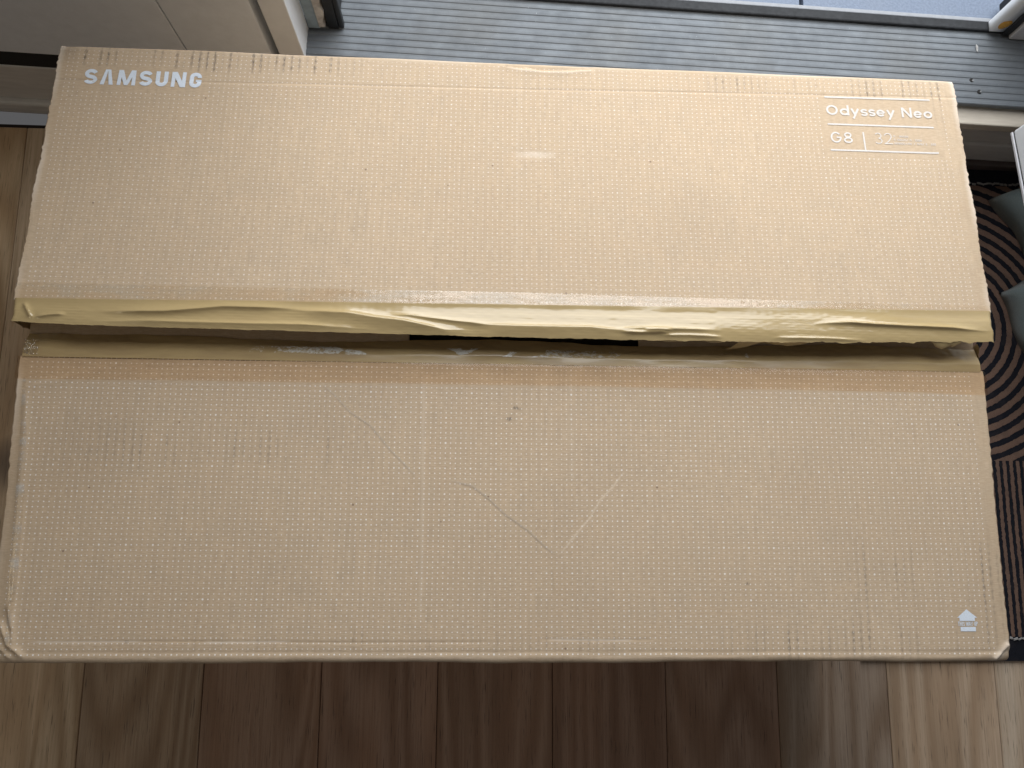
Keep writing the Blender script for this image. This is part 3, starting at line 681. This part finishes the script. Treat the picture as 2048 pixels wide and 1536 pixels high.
pr = Print(back_surface, NB)
light_text(pr, 'G8', .3242, .1882, .0130, .0250, .135, {'G': 1.15, '8': 1.0})
pr.build('size_lettering', M['ink_glare_washed'], BF); pr = Print(back_surface, NB)
light_text(pr, '32', .3708, .1885, .0134, .0205, .075, {'3': 1.0, '2': 1.08})
pr.build('size_lettering', M['ink_glare_washed'], BF)
for (a, b) in (((.3225, .2436), (.4358, .2446)), ((.3228, .2106), (.4358, .2106)), ((.3228, .1795), (.4368, .1795))):
    pr = Print(back_surface, NB); n = 12
    pr.stroke([(a[0]+(b[0]-a[0])*i/n, a[1]+(b[1]-a[1])*i/n) for i in range(n+1)], .0019); pr.build('printed_rule', M['ink_glare_washed'], BF)
pr = Print(back_surface, NB); pr.seg((.3593, .2020), (.3596, .1805), .0016); pr.build('printed_rule', M['ink_glare_washed'], BF)
pr = Print(back_surface, NB)      # three lines of print too small to read in the photograph
rr = random.Random(5)
for (xa, xb, v, hh) in ((.3915, .4065, .1972, .0021), (.3915, .4200, .1930, .0022), (.3915, .4362, .1886, .0022)):
    x = xa
    while x < xb:
        wl_ = rr.uniform(.0010, .0016); k = rr.random()
        if k < .4: pr.stroke(arc(x+wl_/2, v+hh/2, wl_/2, hh/2, 20, 340, 8), .00045)
        elif k < .75: pr.seg((x, v), (x, v+hh), .00045); pr.seg((x, v+hh*.8), (x+wl_, v+hh*.8), .00045); pr.seg((x+wl_*.9, v), (x+wl_*.9, v+hh*.8), .00045)
        elif k < .9: pr.seg((x, v), (x+wl_, v+hh), .00045)
        x += wl_+.0006
pr.build('fine_print', M['ink_glare_washed'], BF)
# arrow mark on the front flap
UPV = np.array([0, 0, 1.])
pr = Print(front_surface, UPV)
pr.poly([(.4165, .0401), (.4262, .0478), (.4360, .0401)]); pr.poly([(.4188, .0372), (.4336, .0372), (.4336, .0404), (.4188, .0404)]); pr.poly([(.4190, .0278), (.4338, .0278), (.4338, .0318), (.4190, .0318)])
light_text(pr, 'THIS WAY UP', .4168, .0326, .0040, .0196, .13, {'T': 1, 'H': 1, 'I': .5, 'S': 1, ' ': .5, 'W': 1.4, 'A': 1, 'Y': 1, 'U': 1, 'P': 1})
pr.build('arrow_mark', M['ink'], FF)

# ------------------------------------------------------------------ packing tape
def sheet(name, P, mat, parent, th=.00012):
    nv, nx = P.shape[:2]; idx = np.arange(nv*nx).reshape(nv, nx)
    q = np.stack([idx[:-1, :-1], idx[:-1, 1:], idx[1:, 1:], idx[1:, :-1]], -1).reshape(-1, 4)
    me = bpy.data.meshes.new(name); me.from_pydata(P.reshape(-1, 3).tolist(), [], q.tolist()); me.polygons.foreach_set('use_smooth', [True]*len(q)); me.update()
    return link(name, me, mat, parent)
# clear part over the printed back flap
nx2 = 700; xs2 = np.linspace(-.4655, .4655, nx2)
vv = np.linspace(-.001, 1, 16); X = np.repeat(xs2[None], 16, 0); top = np.interp(xs2, [-.465, -.344, -.0168, .424, .465], [.0160, .0150, .0128, .0064, .0060]) + .0002*n1(xs2, 90, 81)
V = vv[:, None]*top[None]
P = back_surface(X, V) + NB*(.00035 + .00010*np.abs(sn(X, V, 500, 82)))[..., None]
sheet('clear_tape', P, M['clear'], BF)
# tan overhanging part with its long wrinkles
RID = [([(-.395, -.0120), (-.3274, -.0117), (-.2733, -.0062), (-.2225, -.0068), (-.19, -.0085)], .0024, .0022, .0050),
       ([(-.2225, -.0078), (-.1574, -.0112), (-.1351, -.0150), (-.105, -.0185), (-.0682, -.0262), (-.04, -.0260)], .0026, .0060, .0030),
       ([(-.125, -.0120), (-.1008, -.0125), (-.06, -.0175), (-.0166, -.0215)], .0016, .0020, .0030),
       ([(-.05, -.0200), (.0, -.0218), (.0687, -.0222), (.10, -.0250), (.1212, -.0280)], .0022, .0080, .0022),
       ([(.083, -.0235), (.12, -.0222), (.16, -.0228), (.1985, -.0238)], .0016, .0022, .0018),
       ([(.280, -.0172), (.30, -.0152), (.3217, -.0147), (.345, -.0162), (.3659, -.0170), (.42, -.0188), (.4626, -.0222)], .0024, .0012, .0020),
       ([(-.40, -.0215), (-.34, -.0205), (-.28, -.0218), (-.20, -.0225), (-.13, -.0265)], .0016, .0035, .0020),
       ([(.095, -.0262), (.115, -.0270), (.135, -.0262), (.150, -.0272)], .0020, .0012, .0024), ([(.118, -.0245), (.132, -.0240), (.15, -.0246)], .0014, .0010, .0014),
       ([(.13, -.0290), (.16, -.0285), (.20, -.0300)], .0012, .0015, .0012), ([(.24, -.0300), (.30, -.0305), (.34, -.0325)], .0010, .0018, .0012),
       ([(-.455, -.0030), (-.449, -.0130), (-.445, -.0200)], .0016, .0015, .0015), ([(-.444, -.0185), (-.43, -.0160), (-.415, -.0145)], .0015, .0012, .0018)]
nvt = 46; t01 = np.linspace(0, 1, nvt)
low = np.interp(xs2, [-.465, -.44, -.3392, -.17, -.0166, .1, .2219, .30, .4184, .465], [-.0215, -.0235, -.0262, -.0292, -.0322, -.0335, -.0343, -.0345, -.0330, -.0325])
rag = .0005*n1(xs2, 350, 91) + .0005*n1(xs2, 900, 92) + .0007*np.clip(n1(xs2, 120, 93), 0, 1)
low = low + rag*np.interp(xs2, [-.465, 0, .25, .465], [.5, .5, 1, 1.6])
X = np.repeat(xs2[None], nvt, 0); V = .0004 + t01[:, None]*(low[None]-.0004)
def htape(X, V):
    H = .0006*np.ones_like(X) - .00045*np.sin(np.clip(-V/.011, 0, 1)*np.pi) + .0005*sn(X, V, 30, 94)*np.clip(-V/.008, 0, 1) + .00022*sn(X, V*3, 110, 95)*np.clip(-V/.006, 0, 1) + .0001*sn(X, V*4, 420, 96)*np.clip(-V/.01, 0, 1)
    for pl, a, w1, w2 in RID: H = H + 1.5*ridge(X, V, pl, a, w1*1.05, w2*1.05, .26, 1.2)
    H = H + .00022*sn(X*.22, V*1.6, 620, 98)*(sbox(X, V, .085, .19, -.034, -.004, .006)+.4*sbox(X, V, -.12, .06, -.034, -.012, .006))
    H = H - .0028*np.clip((-V-.016)/.018, 0, 1)**2
    H = H - .008*np.clip((np.abs(X)-.461)/.006, 0, 1)**2
    return H
def tape_surface(X, V): return base_back(X, V) + (htape(X, V) + .0002 + hback(X, np.maximum(V, 0))*np.clip(1+V/.012, 0, 1))[..., None]*NB
P = tape_surface(X, V); P[..., 0] += np.sign(X)*np.clip((np.abs(X)-.45)/.015, 0, 1)*(.0012*n1(V, 400, 97)+.0018*(-V/.03))
TB = sheet('tan_tape', P, M['tape'], BF)
# torn tabs of tape hanging into the slit
def tab(name, x0, x1, drop, fwd, seed, mat=M['tape'], skew=0., z0=-.0005, prof=None):
    n, m = 34, 14; u = np.linspace(0, 1, n); t = np.linspace(0, 1, m); U, Tt = np.meshgrid(u, t)
    Xq = x0+(x1-x0)*U; vlow = np.interp(Xq, xs2, low)
    B = tape_surface(Xq, vlow+.0012)
    if prof is None: prof = ([0, .3, .6, 1], [.9, .55, .35, .05])
    L_ = np.interp(U, *prof)*(1+.10*n1(U, 40, seed)+.05*n1(U, 110, seed+1))
    B[..., 2] += z0 - drop*L_*Tt**1.1; B[..., 1] += fwd*L_*np.sin(Tt*1.6)*1.0; B[..., 0] += skew*L_*Tt**2 + .0006*np.sin(U*9+Tt*4+seed)
    B[..., 1] += .0012*np.sin(U*11+seed)*Tt
    sheet(name, B, mat, BF)
tab('tape_tab', .213, .292, .020, -.0045, 3, M['tape'], -.010, prof=([0, .10, .22, .30, .55, .75, 1], [1., .85, .45, .32, .45, .40, .05]))
tab('tape_tab', .402, .432, .006, -.0060, 7, M['tape'], 0., prof=([0, .2, .5, .8, 1], [.2, .8, 1., .8, .2]))
tab('tape_tab', -.4655, -.425, .010, -.002, 11, M['clear_brown'], -.006, prof=([0, .15, .4, .7, 1], [.9, .6, .9, .5, .1]))
tab('tape_tab', .128, .205, .003, -.0015, 15, M['tape'], 0.002, prof=([0, .2, .5, .8, 1], [.2, .7, .6, .9, .1]))
# front tape: clear brown over the print and a brown film dipping into the slit
top = np.interp(xs2, [-.466, -.344, 0, .40, .466], [.2545, .2550, .2555, .2545, .2520]) + .0003*n1(xs2, 60, 101)
X = np.repeat(xs2[None], 14, 0); V = top[None] + np.linspace(0, 1, 14)[:, None]*(LFRONT-top[None])
P = front_surface(X, V) + np.array([0, 0, 1])*(.00035+.00008*np.abs(sn(X, V, 300, 102)))[..., None]
P[..., 0] += np.sign(X)*np.clip((np.abs(X)-.455)/.01, 0, 1)*.0022
sheet('clear_tape', P, M['clear_brown'], FF)
nq = 34; t = np.linspace(0, 1, nq); X = np.repeat(xs2[None]*.994, nq, 0); Tt = np.repeat(t[:, None], nx2, 1)
Y = .2755 + Tt*(.0235 + .0040*n1(X, 26, 103) + .0012*n1(X, 140, 107))
Z = .4006 - .0004*Tt - .0075*np.clip(Tt*1.4-.45, 0, 1)**1.1 + .0009*sn(X, Y, 45, 104)*np.clip(Tt*3, 0, 1) + .0006*sn(X, Y*2, 130, 105)*np.clip(Tt*3-.4, 0, 1) + .0006*np.abs(sn(X, Y*2, 260, 106))*np.clip(Tt*4-1.2, 0, 1)
Z = np.maximum(Z, .3921)
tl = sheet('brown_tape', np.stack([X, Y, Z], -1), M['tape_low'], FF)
pt = np.clip((sn(X, Y*2.2, 55, 108)+.35*sn(X, Y*2, 260, 109)-.05)*7, 0, 1)*sbox(X, Y, -.36, .23, .2825, .2915, .0012)*np.clip(.75+.6*n1(X, 14, 110), 0, 1)  # mask of the painted reflections along the slit
at = tl.data.attributes.new('sheen_patch', 'FLOAT', 'POINT'); at.data.foreach_set('value', pt.astype(np.float32).ravel())
# loose ends of the tape at both sides of the slit
def side_strip(name, x, sgn, y0, y1, z0, z1, out, mat, parent, seed):
    n, m = 16, 12; U, Tt = np.meshgrid(np.linspace(0, 1, n), np.linspace(0, 1, m))
    Yq = y0+(y1-y0)*U + .0008*n1(Tt, 20, seed); Zq = z0+(z1-z0)*Tt; Xq = x+sgn*(out*np.sin(Tt*2.6)+.0012*sn(U, Tt, 9, seed)+.0006*sn(U, Tt, 25, seed+1)+.002)
    sheet(name, np.stack([Xq, Yq, Zq], -1), mat, parent)
side_strip('tape_end', .4655, 1, .2545, .279, .4005, .360, .0016, M['clear_brown'], FF, 5)
side_strip('tape_end', .462, 1, .284, .305, .3985, .355, .0030, M['tape_low'], FF, 9)
side_strip('tape_end', -.4655, -1, .2555, .2765, .4005, .362, .0030, M['clear'], FF, 13)
side_strip('tape_end', -.4655, -1, .306, .327, .4130, .372, .0025, M['tape'], BF, 17)
# crumpled shiny knot of clear tape at the left end of the slit
n, m = 26, 26; U, Tt = np.meshgrid(np.linspace(0, 1, n), np.linspace(0, 1, m))
Pk = np.stack([-.4620+.013*U+.0008*sn(U, Tt, 14, 201), .2775+.0150*Tt+.0010*sn(U, Tt, 13, 202), .4005+.0045*np.sin(U*3.1)*np.sin(Tt*3.1)+.0022*sn(U, Tt, 16, 203)+.0010*sn(U, Tt, 40, 204)], -1)
sheet('tape_crumple', Pk, M['crumple'], FF)
# strip of clear tape stuck down the scuffed left edge of the front flap
n, m = 10, 120; U, Tt = np.meshgrid(np.linspace(0, 1, n), np.linspace(0, 1, m)); Vq = .255-.243*Tt
xc = np.interp(-Vq, [-.255, -.20, -.13, -.06, -.01], [-.4585, -.4535, -.4500, -.4478, -.4470]); wd_ = .0030+.0055*np.clip(np.sin(Tt*3.0), 0, 1)**1.5+.0007*n1(Tt, 40, 211)
Xq = xc+(U-.5)*wd_
Pq = front_surface(Xq, Vq); Pq[..., 2] += .00045+.00025*np.abs(sn(Xq, Vq*.4, 420, 212))
sheet('clear_tape', Pq, M['edge_tape'], FF)
